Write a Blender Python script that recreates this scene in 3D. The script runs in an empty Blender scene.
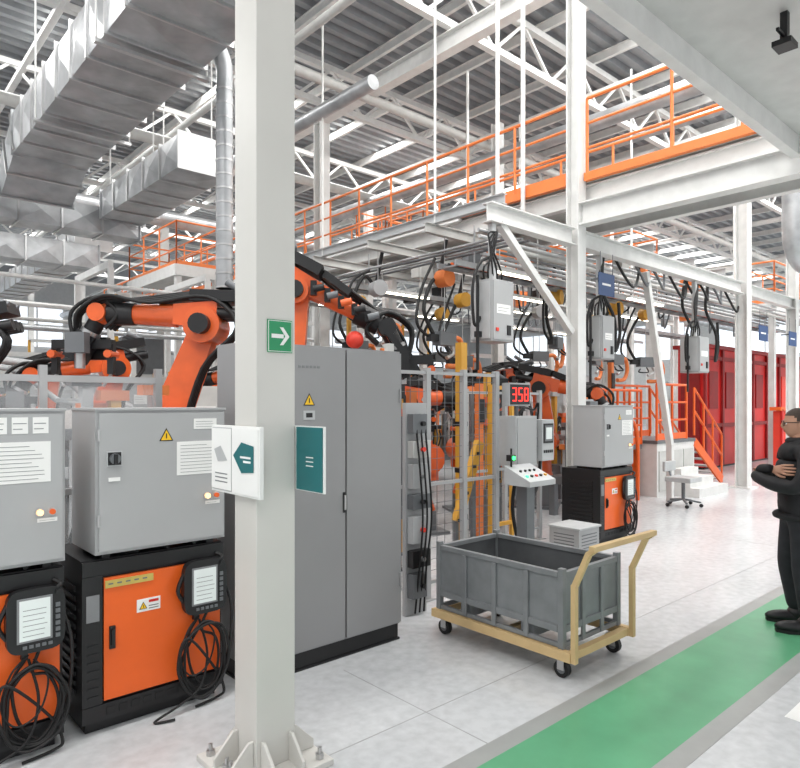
import bpy, bmesh, math, random
from mathutils import Vector, Matrix
random.seed(7)
scene=bpy.context.scene
try: scene.view_settings.view_transform='Standard'
except Exception: pass

# ---------------- materials ----------------
def lin(c):
    return tuple(((x/255)/12.92 if x/255<=.04045 else ((x/255+.055)/1.055)**2.4) for x in c)
MATS={}
def pm(name,rgb,rough=.5,metal=0,var=.06,scale=6,bump=0,emit=0,spec=.5,coat=0):
    if name in MATS: return MATS[name]
    m=bpy.data.materials.new(name); m.use_nodes=True
    nt=m.node_tree; b=nt.nodes['Principled BSDF']
    c=lin(rgb)
    b.inputs['Roughness'].default_value=rough
    b.inputs['Metallic'].default_value=metal
    b.inputs['Specular IOR Level'].default_value=spec
    b.inputs['Coat Weight'].default_value=coat
    tc=nt.nodes.new('ShaderNodeTexCoord')
    n=nt.nodes.new('ShaderNodeTexNoise'); n.inputs['Scale'].default_value=scale; n.inputs['Detail'].default_value=3
    nt.links.new(tc.outputs['Object'],n.inputs['Vector'])
    r=nt.nodes.new('ShaderNodeValToRGB')
    r.color_ramp.elements[0].position=.3; r.color_ramp.elements[1].position=.7
    r.color_ramp.elements[0].color=tuple(max(0,x*(1-var)) for x in c)+(1,)
    r.color_ramp.elements[1].color=tuple(min(1,x*(1+var)) for x in c)+(1,)
    nt.links.new(n.outputs['Fac'],r.inputs['Fac'])
    nt.links.new(r.outputs['Color'],b.inputs['Base Color'])
    if bump:
        bp=nt.nodes.new('ShaderNodeBump'); bp.inputs['Strength'].default_value=bump; bp.inputs['Distance'].default_value=.01
        nt.links.new(n.outputs['Fac'],bp.inputs['Height']); nt.links.new(bp.outputs['Normal'],b.inputs['Normal'])
    if emit:
        b.inputs['Emission Color'].default_value=c+(1,); b.inputs['Emission Strength'].default_value=emit
    MATS[name]=m
    return m
WHITE=pm('white_paint',(214,214,212),.45)
OFFW=pm('offwhite_paint',(188,188,185),.45)
PILLAR=pm('pillar_paint',(204,202,197),.4,var=.03,scale=2)
GREY=pm('cabinet_grey',(166,167,168),.4,var=.03,scale=2)
DGREY=pm('tall_cabinet_grey',(142,142,143),.4,var=.04,scale=1.5)
MGREY=pm('steel_grey',(108,111,114),.45,.2)
LGREY=pm('light_grey',(180,182,183),.45)
BLACK=pm('black_paint',(22,22,24),.45)
RUB=pm('black_rubber',(18,18,19),.6)
ORANGE=pm('orange_paint',(230,98,32),.4,var=.04)
RORANGE=pm('robot_orange',(220,94,36),.35,var=.08,coat=.3)
SORANGE=pm('safety_orange',(222,122,60),.5)
YEL=pm('safety_yellow',(210,156,56),.5)
TAN=pm('tan_paint',(205,176,128),.55,var=.08)
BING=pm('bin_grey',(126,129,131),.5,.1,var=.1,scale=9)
BIND=pm('bin_grey_shaded',(92,94,96),.55,.1,var=.1,scale=9)  # bin grey darkened: shade inside the bin is put into the colour
GALV=pm('galvanized',(168,170,172),.36,.6,var=.22,scale=3)
ROOF=pm('roof_deck',(142,145,148),.5,.1,var=.06)
STEEL=pm('bare_steel',(190,190,190),.3,.8)
PAPER=pm('paper',(232,232,230),.7,var=.01)
INK=pm('ink',(125,127,129),.7)
LABELY=pm('warning_yellow',(238,190,30),.5)
TANLAB=pm('khaki_label',(190,170,90),.5)
GREEN=pm('sign_green',(38,140,92),.45,var=.02)
TEAL=pm('sign_teal',(22,104,108),.4,var=.03)
BLUE=pm('sign_blue',(28,62,110),.5)
RED=pm('red_curtain',(200,28,24),.4,var=.15,scale=1.2)
DRED=pm('dark_red',(134,20,20),.5,var=.1)
REDB=pm('red_ball',(220,62,45),.4)
SCREEN=pm('lcd_screen',(205,212,210),.2,emit=.25)
LEDR=pm('led_red',(255,50,40),.5,emit=2.2)
LEDG=pm('led_green',(60,255,120),.5,emit=3)
LEDO=pm('led_amber',(255,190,120),.5,emit=3)
LAMP=pm('fluorescent',(255,248,225),.5,emit=8,var=0)
GLASSW=pm('window_light',(235,242,250),.5,emit=.9,var=0)
SKIN=pm('skin',(198,150,125),.5)
HAIR=pm('hair',(66,52,44),.7,scale=60,var=.3)
JACK=pm('jacket_black',(24,24,27),.75,bump=.5,scale=14,var=.25)
JEAN=pm('trousers_dark',(32,33,38),.8,bump=.4,scale=16,var=.25)
CONC=pm('white_wall',(190,192,193),.7)
mm=bpy.data.materials.new('clear_acrylic'); mm.use_nodes=True
nt=mm.node_tree; b=nt.nodes['Principled BSDF']; b.inputs['Base Color'].default_value=(.75,.78,.8,1); b.inputs['Alpha'].default_value=.2; b.inputs['Roughness'].default_value=.1
ACR=mm
mm=bpy.data.materials.new('floor_epoxy'); mm.use_nodes=True
nt=mm.node_tree; b=nt.nodes['Principled BSDF']
tc=nt.nodes.new('ShaderNodeTexCoord')
n1=nt.nodes.new('ShaderNodeTexNoise'); n1.inputs['Scale'].default_value=.7; n1.inputs['Detail'].default_value=8
n2=nt.nodes.new('ShaderNodeTexNoise'); n2.inputs['Scale'].default_value=14; n2.inputs['Detail'].default_value=6
for n in(n1,n2): nt.links.new(tc.outputs['Object'],n.inputs['Vector'])
mx=nt.nodes.new('ShaderNodeMath'); mx.operation='ADD'; nt.links.new(n1.outputs['Fac'],mx.inputs[0]); nt.links.new(n2.outputs['Fac'],mx.inputs[1])
md=nt.nodes.new('ShaderNodeMath'); md.operation='MULTIPLY'; md.inputs[1].default_value=.5; nt.links.new(mx.outputs[0],md.inputs[0])
r=nt.nodes.new('ShaderNodeValToRGB'); r.color_ramp.elements[0].position=.35; r.color_ramp.elements[1].position=.6
r.color_ramp.elements[0].color=lin((186,188,190))+(1,); r.color_ramp.elements[1].color=lin((208,210,212))+(1,)
nt.links.new(md.outputs[0],r.inputs['Fac']); nt.links.new(r.outputs['Color'],b.inputs['Base Color'])
b.inputs['Roughness'].default_value=.22
FLOOR=mm
GREENF=pm('green_floor_paint',(92,164,122),.3,var=.08,scale=4)
LINEG=pm('grey_floor_paint',(158,160,158),.35,var=.05)
LINEW=pm('white_floor_paint',(236,236,234),.35,var=.03)
JOINT=pm('floor_joint',(160,161,161),.6)

# ---------------- mesh builder ----------------
class MB:
    def __init__(s,T=None):
        s.V=[];s.F=[];s.M=[];s.S=[];s.mats=[];s.T=T or Matrix.Identity(4)
    def mi(s,m):
        if m not in s.mats: s.mats.append(m)
        return s.mats.index(m)
    def add(s,vs,fs,mat,smooth=False):
        o=len(s.V); i=s.mi(mat)
        s.V+= [s.T@Vector(v) for v in vs]
        for f in fs:
            s.F.append([o+k for k in f]); s.M.append(i); s.S.append(smooth)
    def box(s,x0,x1,y0,y1,z0,z1,mat):
        vs=[(x,y,z) for z in(z0,z1) for y in(y0,y1) for x in(x0,x1)]
        s.add(vs,[(0,2,3,1),(4,5,7,6),(0,1,5,4),(2,6,7,3),(0,4,6,2),(1,3,7,5)],mat)
    def frame(s,p1,p2):
        p1=Vector(p1);p2=Vector(p2);t=(p2-p1).normalized()
        if abs(t.z)>.999: side=Vector((1,0,0)); up=Vector((0,1,0))
        else:
            side=t.cross(Vector((0,0,1))).normalized(); up=side.cross(t).normalized()
        return p1,p2,t,side,up
    def beam(s,p1,p2,w,h,mat,w2=None,h2=None):
        p1,p2,t,a,u=s.frame(p1,p2); w2=w if w2 is None else w2; h2=h if h2 is None else h2
        vs=[]
        for p,ww,hh in((p1,w,h),(p2,w2,h2)):
            for sa,su in((-1,-1),(1,-1),(1,1),(-1,1)): vs.append(p+a*sa*ww/2+u*su*hh/2)
        s.add(vs,[(3,2,1,0),(4,5,6,7),(0,1,5,4),(1,2,6,5),(2,3,7,6),(3,0,4,7)],mat)
    def ibeam(s,p1,p2,w,h,t,mat):
        p1_,p2_,d,a,u=s.frame(p1,p2)
        s.beam(p1_+u*(h/2-t/2),p2_+u*(h/2-t/2),w,t,mat)
        s.beam(p1_-u*(h/2-t/2),p2_-u*(h/2-t/2),w,t,mat)
        s.beam(p1_,p2_,t,h-2*t,mat)
    def cyl(s,p1,p2,r,mat,n=12,r2=None,smooth=True):
        p1,p2,t,a,u=s.frame(p1,p2); r2=r if r2 is None else r2
        vs=[]
        for p,rr in((p1,r),(p2,r2)):
            for k in range(n):
                q=2*math.pi*k/n; vs.append(p+a*math.cos(q)*rr+u*math.sin(q)*rr)
        s.add(vs,[(k,(k+1)%n,n+(k+1)%n,n+k) for k in range(n)],mat,smooth)
        s.add(vs[:n],[tuple(range(n))[::-1]],mat); s.add(vs[n:],[tuple(range(n))],mat)
    def tube(s,pts,r,mat,n=6,sub=5,closed=False):
        P=[Vector(p) for p in pts]; Q=[]
        L=len(P)
        if L>2:
            for i in range(L if closed else L-1):
                g=lambda k:(P[k%L] if closed else P[min(max(k,0),L-1)])
                a,b_,c,d=g(i-1),g(i),g(i+1),g(i+2)
                for j in range(sub):
                    t=j/sub
                    Q.append(.5*((2*b_)+(c-a)*t+(2*a-5*b_+4*c-d)*t*t+(3*b_-a-3*c+d)*t**3))
            if not closed: Q.append(P[-1])
        else: Q=P
        m=len(Q); vs=[]; prev=None
        for i in range(m):
            t=(Q[(i+1)%m]-Q[i-1]) if closed else (Q[min(i+1,m-1)]-Q[max(i-1,0)])
            if t.length<1e-9: t=Vector((0,0,1))
            t.normalize()
            if prev is None:
                prev=t.orthogonal().normalized()
            a=(prev-t*prev.dot(t))
            a=a.normalized() if a.length>1e-6 else t.orthogonal().normalized()
            prev=a; u=t.cross(a)
            for k in range(n):
                q=2*math.pi*k/n; vs.append(Q[i]+a*math.cos(q)*r+u*math.sin(q)*r)
        fs=[]
        for i in range(m if closed else m-1):
            for k in range(n):
                fs.append((i*n+k,i*n+(k+1)%n,((i+1)%m)*n+(k+1)%n,((i+1)%m)*n+k))
        s.add(vs,fs,mat,True)
        if not closed:
            s.add(vs[:n],[tuple(range(n))],mat); s.add(vs[-n:],[tuple(range(n))],mat)
    def prism(s,pts,off,mat):
        n=len(pts); off=Vector(off); a=[Vector(p) for p in pts]; vs=a+[p+off for p in a]
        s.add(vs,[tuple(range(n))[::-1],tuple(range(n,2*n))]+[(k,(k+1)%n,n+(k+1)%n,n+k) for k in range(n)],mat)
    def sph(s,c,r,mat,n=14,sc=(1,1,1)):
        c=Vector(c);vs=[];fs=[];m=n//2
        for i in range(m+1):
            th=math.pi*i/m
            for k in range(n):
                ph=2*math.pi*k/n
                vs.append(c+Vector((math.sin(th)*math.cos(ph)*sc[0],math.sin(th)*math.sin(ph)*sc[1],math.cos(th)*sc[2]))*r)
        for i in range(m):
            for k in range(n):
                fs.append((i*n+k,(i+1)*n+k,(i+1)*n+(k+1)%n,i*n+(k+1)%n))
        s.add(vs,fs,mat,True)
    def finish(s,name,bevel=0,parent=None):
        me=bpy.data.meshes.new(name)
        me.from_pydata([tuple(v) for v in s.V],[],s.F)
        for m in s.mats: me.materials.append(m)
        me.polygons.foreach_set('material_index',s.M); me.polygons.foreach_set('use_smooth',s.S)
        bm=bmesh.new(); bm.from_mesh(me)
        bmesh.ops.recalc_face_normals(bm,faces=bm.faces); bm.to_mesh(me); bm.free()
        me.update()
        o=bpy.data.objects.new(name,me); scene.collection.objects.link(o)
        if bevel:
            md=o.modifiers.new('bev','BEVEL'); md.width=bevel; md.segments=2; md.limit_method='ANGLE'; md.angle_limit=math.radians(50)
        if parent: o.parent=parent
        return o
def T(x,y,z=0,a=0): return Matrix.Translation((x,y,z))@Matrix.Rotation(a,4,'Z')

# ---------------- shell ----------------
mb=MB(); mb.box(-8,50,-8,45,-.2,0,FLOOR); mb.finish('floor')
mb=MB()
y=-8
prof=[]
while y<45.4:
    prof+= [(y,9.62),(y+.14,9.62),(y+.18,9.74),(y+.32,9.74)]; y+=.36
vs=[];fs=[]
for (yy,zz) in prof: vs+=[(-8,yy,zz),(50,yy,zz)]
for i in range(len(prof)-1): fs.append((2*i,2*i+1,2*i+3,2*i+2))
mb.add(vs,fs,ROOF)
mb.box(-8,50,-8,45.4,9.9,10,ROOF)
mb.finish('ceiling')
mb=MB(); mb.box(-8,50,45,45.3,0,10,CONC); mb.finish('wall_back')
mb=MB(); mb.box(50,50.3,-8,45,0,10,CONC); mb.finish('wall_right')
for i in range(6):
    mb=MB(); x=-5+i*9
    mb.box(x,x+7.5,44.9,44.97,5.2,8.0,GLASSW)
    for k in range(6): mb.box(x+k*1.5-.04,x+k*1.5+.04,44.8,44.9,5.2,8.0,WHITE)
    for z in(5.2,6.6,8): mb.box(x-.04,x+7.54,44.8,44.9,z-.04,z+.04,WHITE)
    mb.finish('window_%d'%(i+1))
for i in range(4):
    mb=MB(); y=2+i*10
    mb.box(49.9,49.97,y,y+8,5.2,8.0,GLASSW)
    for k in range(6): mb.box(49.8,49.9,y+k*1.6-.04,y+k*1.6+.04,5.2,8.0,WHITE)
    mb.finish('window_%d'%(i+7))
mb=MB()
mb.box(-4,45,1.5,2.06,.0,.002,GREENF)
mb.box(-4,45,2.06,2.17,.0,.002,LINEG); mb.box(-4,45,1.39,1.5,0,.002,LINEG)
for k in range(8): mb.box(2.2+k*2.9-1.1,3.95+k*2.9-1.1,1.15,1.25,0,.002,LINEW)
mb.finish('floor_marking')
mb=MB()
mb.box(-4,45,2.62,2.626,.0,.001,JOINT)
for x in(2.55,8.7,14.8): mb.box(x,x+.006,2.17,3.4,0,.001,JOINT)
mb.finish('floor_joint')

def area(name,x,y,z,sx,sy,p,col=(1,1,1)):
    l=bpy.data.lights.new(name,'AREA'); l.shape='RECTANGLE'; l.size=sx; l.size_y=sy; l.energy=p; l.color=col
    o=bpy.data.objects.new(name,l); o.location=(x,y,z); scene.collection.objects.link(o); return o
for yy in(-3,1.5,6,15,24.5,34):
    area('skylight',19,yy,9.58,50,1.4,3200,(1,.99,.97))
w=bpy.data.worlds.new('World'); scene.world=w; w.use_nodes=True
w.node_tree.nodes['Background'].inputs[0].default_value=(.96,.98,1,1)
w.node_tree.nodes['Background'].inputs[1].default_value=.95

# ---------------- roof steel ----------------
mb=MB()
x=-6
while x<50:
    mb.ibeam((x,-8,9.5),(x,45,9.5),.08,.2,.015,WHITE); x+=1.9
mb.finish('roof_purlins')
def truss(name,p1,p2,zb,zt,step,mat,w=.09):
    mb=MB(); p1=Vector(p1);p2=Vector(p2); L=(p2-p1).length; n=int(L/step); d=(p2-p1)/n
    mb.beam(p1+Vector((0,0,zb)),p2+Vector((0,0,zb)),w*1.3,w*1.3,mat); mb.beam(p1+Vector((0,0,zt)),p2+Vector((0,0,zt)),w*1.3,w*1.3,mat)
    for i in range(n):
        a=p1+d*i;b_=p1+d*(i+.5);c=p1+d*(i+1)
        mb.beam(a+Vector((0,0,zt)),b_+Vector((0,0,zb)),w*.6,w*.6,mat)
        mb.beam(b_+Vector((0,0,zb)),c+Vector((0,0,zt)),w*.6,w*.6,mat)
    return mb.finish(name)
for yy in(0,4,8,12,16.5,21,25.5,30,36):
    truss('roof_truss',(-6,yy,0),(49,yy,0),8.5,9.34,1.8,WHITE,.1)
mb=MB()
for xx in(8.4,20.4,32.4):
    mb.ibeam((xx,-6,8.2),(xx,44,8.2),.22,.34,.02,WHITE)
mb.finish('roof_girder')
mb=MB()
for xx in(3,12.5,16.5,26):
    mb.beam((xx,-6,8.45),(xx,44,8.45),.08,.1,WHITE)
mb.cyl((-5,10.3,8.0),(48,10.3,8.0),.1,OFFW); mb.cyl((-5,13.8,7.4),(48,13.8,7.4),.12,OFFW); mb.cyl((5.8,2,7.7),(5.8,44,7.7),.07,OFFW)
mb.cyl((11.2,0,7.2),(11.2,44,7.2),.16,GALV); mb.cyl((-5,17.5,6.8),(48,17.5,6.8),.22,GALV,16); mb.cyl((6.6,8,6.9),(6.6,44,6.9),.12,GALV)
mb.cyl((13.4,2,7.6),(13.4,44,7.6),.08,GALV)
mb.finish('roof_pipework')
def column(x,y,w,h,mat=WHITE,name='steel_column'):
    mb=MB(T(x,y)); t=.02
    mb.box(-w/2,w/2,-w/2,-w/2+t,.03,h,mat); mb.box(-w/2,w/2,w/2-t,w/2,.03,h,mat); mb.box(-t/2,t/2,-w/2+t,w/2-t,.03,h,mat)
    mb.box(-w*.9,w*.9,-w*.9,w*.9,0,.03,mat)
    return mb.finish(name)
for yy in(12,21,30,39): column(8.4,yy,.26,8.03)
for yy in(12,21,30): column(20.4,yy,.26,8.03)
column(8.05,5.2,.2,9.3); column(14.2,5.2,.24,9.3); column(17.2,5.2,.22,6)
for x,y in((3.2,20),(1.2,26),(13,16),(17,9.9),(12,9.9)): column(x,y,.22,8.4)

# ---------------- near pillar ----------------
mb=MB(T(1.61,2.78)); h=.105
mb.box(-h,h,-h,h,.03,9.3,PILLAR)
mb.box(-.24,.24,-.24,.24,0,.03,PILLAR)
for sx,sy in((1,0),(-1,0),(0,1),(0,-1)):
    for o in(-.075,.075):
        if sx: pts=[(sx*h,o-.008,.03),(sx*.23,o-.008,.03),(sx*.23,o-.008,.07),(sx*.13,o-.008,.17),(sx*h,o-.008,.17)]; mb.prism(pts,(0,.016,0),PILLAR)
        else: pts=[(o-.008,sy*h,.03),(o-.008,sy*.23,.03),(o-.008,sy*.23,.07),(o-.008,sy*.13,.17),(o-.008,sy*h,.17)]; mb.prism(pts,(.016,0,0),PILLAR)
for sx in(-1,1):
    for sy in(-1,1):
        for q in((.19,.19),(.19,.02)):
            mb.cyl((sx*q[0],sy*q[1],.03),(sx*q[0],sy*q[1],.055),.022,STEEL,6,smooth=False); mb.cyl((sx*q[0],sy*q[1],.055),(sx*q[0],sy*q[1],.085),.01,STEEL,8)
mb.finish('steel_pillar',.004)
mb=MB(T(1.625,2.672)); mb.box(-.065,.07,-.004,.0,1.99,2.145,GREEN)
mb.box(-.061,.066,-.005,-.004,1.994,2.141,PAPER); mb.box(-.058,.063,-.006,-.005,1.997,2.138,GREEN)
mb.box(-.045,.02,-.008,-.006,2.058,2.077,PAPER)
mb.prism([(.0,-.006,2.025),(.018,-.006,2.025),(.052,-.006,2.0675),(.018,-.006,2.11),(.0,-.006,2.11),(.03,-.006,2.0675)],(0,-.002,0),PAPER)
mb.finish('exit_arrow_sign')
mb=MB()
mb.box(1.480,1.5,2.60,3.08,1.31,1.64,PAPER)
mb.box(1.476,1.480,2.61,2.86,1.32,1.63,PAPER); mb.box(1.477,1.480,2.865,3.07,1.32,1.63,LGREY)
mb.box(1.474,1.476,2.865,3.07,1.325,1.625,PAPER)
mb.prism([(1.4735,2.645,1.43),(1.4735,2.645,1.55),(1.4735,2.76,1.565),(1.4735,2.84,1.50),(1.4735,2.76,1.42)],(-.001,0,0),TEAL)
mb.box(1.4715,1.4725,2.67,2.77,1.49,1.50,PAPER); mb.box(1.4715,1.4725,2.67,2.74,1.47,1.48,PAPER)
mb.prism([(1.4735,2.90,1.47),(1.4735,2.97,1.54),(1.4735,3.04,1.52),(1.4735,3.0,1.46)],(-.001,0,0),LGREY)
for k in range(3): mb.box(1.4725,1.4735,2.90,3.03,1.36+k*.02,1.366+k*.02,INK)
mb.box(1.5,1.506,2.675,2.885,1.36,1.62,STEEL)
mb.finish('information_board',.002)
mb=MB()
mb.box(1.722,1.732,2.44,2.88,1.33,1.64,PAPER); mb.box(1.716,1.722,2.45,2.665,1.335,1.635,TEAL)
for k in range(3): mb.box(1.714,1.716,2.52,2.58,1.45+k*.02,1.455+k*.02,PAPER)
mb.finish('information_board',.002)

# ---------------- controllers ----------------
def label(mb,x0,x1,z0,z1,y,rows=5):
    mb.box(x0,x1,y-.002,y,z0,z1,PAPER)
    st=(z1-z0)/(rows+1)
    for k in range(rows):
        mb.box(x0+(x1-x0)*.08,x1-(x1-x0)*random.uniform(.08,.35),y-.003,y-.002,z0+st*(k+.8),z0+st*(k+.8)+st*.14,INK)
def tri(mb,x,z,s,y):
    mb.prism([(x-s,y,z-s*.8),(x+s,y,z-s*.8),(x,y,z+s)],(0,-.002,0),BLACK)
    mb.prism([(x-s*.78,y-.002,z-s*.68),(x+s*.78,y-.002,z-s*.68),(x,y-.002,z+s*.74)],(0,-.001,0),LABELY)
    mb.box(x-s*.08,x+s*.08,y-.004,y-.003,z-s*.45,z+s*.25,BLACK)
def controller(x,y):
    mb=MB(T(x,y)); W=.79; D=.55; H=.92
    mb.box(0.002,W-.002,.021,D,.06,H,BLACK)
    mb.box(.03,W-.03,.05,D-.03,0,.06,BLACK)
    mb.box(.11,W-.02,-.002,.0205,.17,.82,ORANGE)
    mb.box(0,.10,-.006,.02,.158,.838,BLACK)
    mb.box(0,W,-.006,.02,.84,H-.005,BLACK); mb.box(0,W,-.006,.02,.07,.155,BLACK)
    mb.box(.02,.085,-.008,-.006,.60,.74,INK)
    for k in range(7): mb.box(.025,.08,-.012,-.006,.2+k*.045,.21+k*.045,BLACK)
    for k in range(9): mb.box(.12+k*.065,.165+k*.065,-.01,-.006,.095,.135,RUB)
    mb.box(.115,.37,-.008,-.002,.765,.805,TANLAB)
    for k in range(5): mb.box(.13+k*.045,.155+k*.045,-.009,-.008,.782,.79,MGREY)
    mb.box(.135,.165,-.014,-.002,.44,.56,BLACK); mb.box(.142,.158,-.03,-.014,.46,.545,BLACK)
    mb.box(.28,.41,-.004,-.002,.60,.67,PAPER); tri(mb,.315,.632,.022,-.004); mb.box(.345,.40,-.005,-.004,.645,.66,RED)
    for k in range(2): mb.box(.345,.40,-.005,-.004,.61+k*.014,.616+k*.014,INK)
    for k in range(12): mb.box(-.008,0,.1,.45,.2+k*.05,.225+k*.05,BLACK)
    mb.tube([(W-.05,-.006,.86),(W-.03,-.05,.84),(W-.09,-.05,.80)],.012,RUB)
    for k in range(3): mb.tube([(.1+k*.22,.3,H),(.12+k*.22,.2,H+.02),(.2+k*.22,.1,H+.012),(.3+k*.16,.02,H+.015)],.012,RUB)
    return mb.finish('robot_controller',.004)
def upper(x,y,w=.73,variant=0):
    mb=MB(T(x,y)); 
    mb.box(0,w,0,.42,.95,1.71,GREY)
    mb.box(.015,w-.015,-.018,0,.968,1.695,GREY)
    mb.box(-.006,w+.006,-.01,.43,1.71,1.722,GREY)
    for a in(.05,w-.09):
        mb.box(a,a+.04,.05,.4,.92,.95,BLACK)
    if variant==0:
        mb.box(.05,.13,-.024,-.018,1.415,1.495,LGREY); mb.box(.056,.124,-.026,-.024,1.421,1.489,BLACK); mb.cyl((.09,-.026,1.455),(.09,-.04,1.455),.028,MGREY,16); mb.box(.082,.098,-.055,-.04,1.43,1.48,BLACK)
        mb.box(.06,.12,-.022,-.018,1.335,1.355,PAPER)
        tri(mb,.37,1.57,.04,-.018)
        label(mb,.43,.69,1.34,1.53,-.018,9)
    else:
        label(mb,.08,.36,1.36,1.56,-.018,9); label(mb,.38,.66,1.36,1.56,-.018,9)
        for k in range(3): label(mb,.40+k*.09,.47+k*.09,1.60,1.68,-.018,2)
    for k,mt in((0,LEDO),(1,ORANGE)):
        mb.cyl((w-.12+k*.055,-.018,1.21),(w-.12+k*.055,-.028,1.21),.02,STEEL,16); mb.cyl((w-.12+k*.055,-.028,1.21),(w-.12+k*.055,-.04,1.21),.014,mt,14)
    label(mb,w-.13,w-.04,1.16,1.18,-.018,1)
    if variant==0: label(mb,w-.2,w-.06,1.6,1.66,-.018,3)
    for k in range(2): mb.cyl((.012,-.016,1.1+k*.45),(.012,-.016,1.16+k*.45),.008,STEEL,8)
    return mb.finish('control_cabinet',.004)
def pendant(x,y,z):
    mb=MB(T(x,y,z)); pts=[]
    n=28
    for k in range(n):
        q=2*math.pi*k/n; c,s_=math.cos(q),math.sin(q); e=.42
        pts.append((math.copysign(abs(c)**e,c)*.13,0,math.copysign(abs(s_)**e,s_)*.155))
    mb.prism(pts,(0,-.045,0),BLACK)
    mb.box(-.085,.07,-.049,-.045,-.10,.115,INK); mb.box(-.075,.06,-.051,-.049,-.09,.105,SCREEN)
    for k in range(6): mb.box(.084,.104,-.052,-.045,-.1+k*.03,-.08+k*.03,MGREY)
    for k in range(5): mb.box(-.06+k*.028,-.042+k*.028,-.051,-.045,-.13,-.115,MGREY)
    mb.cyl((.095,-.045,.125),(.095,-.06,.125),.012,BLACK,14)
    for k in range(6): mb.box(-.06,.03+random.random()*.02,-.0515,-.051,-.07+k*.025,-.067+k*.025,INK)
    mb.tube([(-.12,-.02,-.08),(-.16,-.03,0),(-.12,-.02,.09)],.012,BLACK)
    mb.box(-.05,.05,0,.015,-.05,.1,BLACK)
    return mb.finish('teach_pendant',.003)
def cable(x,y):
    mb=MB(T(x,y)); pts=[]
    mb.box(-.05,-.02,-.03,.0,.50,.54,BLACK); 
    pts.append((.03,-.03,.54))
    for j in range(4):
        for k in range(8):
            q=2*math.pi*k/8
            pts.append((math.sin(q)*(.115+.013*j)+random.uniform(-.016,.016),-.035-.010*j+random.uniform(-.006,.006),.27+math.cos(q)*(.18+.012*j)+random.uniform(-.018,.018)))
    pts+=[(.07,-.04,.2),(.13,-.04,.06),(.1,-.02,.015),(-.05,-.05,.012)]
    mb.tube(pts,.008,RUB,6,6)
    mb.tube([(.12,-.01,.74),(.17,-.05,.55),(.15,-.04,.25),(.05,-.03,.09),(-.06,-.03,.2),(-.09,-.03,.4),(-.03,-.02,.5)],.008,RUB,6,6)
    mb.tube([(-.02,-.03,.5),(.02,-.05,.3),(-.03,-.06,.12),(-.16,-.06,.05),(-.3,-.08,.012),(-.2,-.12,.012)],.007,RUB,6,6)
    mb.tube([(-.02,-.03,.52),(-.1,-.05,.45),(-.14,-.05,.3),(-.08,-.06,.2),(.02,-.06,.24),(.06,-.06,.4),(.0,-.04,.5)],.005,RUB,6,6)
    return mb.finish('cable_coil')
for cx,v in((.135,1),(1.01,0)):
    controller(cx,3.6); upper(cx+.06,3.58,.73,v); pendant(cx+.65,3.575,.69); cable(cx+.64,3.585)
controller(7.15,4.28); upper(7.18,4.26,.73,0); pendant(7.15+.62,4.255,.66); cable(7.15+.62,4.265)

# tall cabinet
mb=MB()
x0,x1,y0,y1=1.95,3.2,3.55,3.98
mb.box(x0,x1,y0+.021,y1,.12,2.13,DGREY); mb.box(x0+.01,x1-.01,y0+.03,y1-.01,.015,.12,BLACK); mb.box(x0,x1,y0+.02,y1,0,.015,BLACK)
for a,b_ in((x0,2.18),(2.185,2.685),(2.692,x1)):
    mb.box(a+.004,b_-.004,y0,y0+.02,.135,2.115,DGREY)
mb.box(2.66,2.68,y0-.006,y0,1.0,1.14,BLACK); mb.box(2.664,2.676,y0-.02,y0-.006,1.02,1.12,STEEL)
for z in(.4,1.75): mb.box(3.175,3.19,y0-.01,y0,z,z+.1,DGREY)
tri(mb,2.385,1.77,.045,y0); mb.box(2.34,2.43,y0-.002,y0,1.64,1.70,LGREY); mb.box(2.36,2.41,y0-.003,y0-.002,1.655,1.685,BLACK)
for k in range(6): mb.box(2.3+k*.03,2.32+k*.03,y0-.002,y0,1.98,1.995,INK)
mb.box(3.12,3.17,y0+.05,y0+.1,2.13,2.19,OFFW)
mb.finish('electrical_cabinet',.004)
# ---------------- safety fence (clear) ----------------
mb=MB()
fy=4.35
for x in(-.6,.35,1.0,1.7):
    mb.box(x-.022,x+.022,fy-.022,fy+.022,.01,1.98,STEEL); mb.box(x-.06,x+.06,fy-.06,fy+.06,0,.01,STEEL)
for z in(1.9,1.2,.3): mb.box(-.6,1.7,fy-.018,fy+.018,z-.02,z+.02,STEEL)
mb.box(-.6,1.7,fy-.003,fy+.003,.3,1.9,ACR)
mb.finish('safety_fence')
def meshfence(pts,h,mat=MGREY,name='mesh_fence',post=LGREY,sp=.1):
    mb=MB()
    for a in pts:
        P=Vector((a[0],a[1],.012)); mb.beam(P,P+Vector((0,0,h)),.05,.05,post); mb.box(P.x-.06,P.x+.06,P.y-.06,P.y+.06,0,.012,post)
    for (a,b_) in zip(pts[:-1],pts[1:]):
        A=Vector((a[0],a[1],0));B=Vector((b_[0],b_[1],0)); d=B-A; L=d.length; d/=L
        A=A+d*.026;B=B-d*.026;L-=.052
        for z in(.15,h*.5,h-.03): mb.beam(A+Vector((0,0,z)),B+Vector((0,0,z)),.03,.03,post)
        k=sp
        while k<L: mb.beam(A+d*k+Vector((0,0,.15)),A+d*k+Vector((0,0,h-.03)),.004,.004,mat); k+=sp
        z=.25
        while z<h-.05: mb.beam(A+Vector((0,0,z)),B+Vector((0,0,z)),.004,.004,mat); z+=.1
    return mb.finish(name)
meshfence([(3.5,4.15),(4.02,4.12),(4.5,4.12),(4.97,4.12)],2.05,post=GREY)
meshfence([(5.5,5.0),(6.2,5.0),(6.9,5.0)],1.9,post=GREY)
mb=MB(T(5.15,4.75)); mb.box(-.045,.045,-.045,.045,.03,2.4,YEL); mb.box(-.1,.1,-.1,.1,0,.03,BLACK)
for z in(.5,1.0,1.5): mb.box(-.05,.05,-.05,.05,z,z+.05,BLACK)
mb.finish('light_curtain_post')
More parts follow.
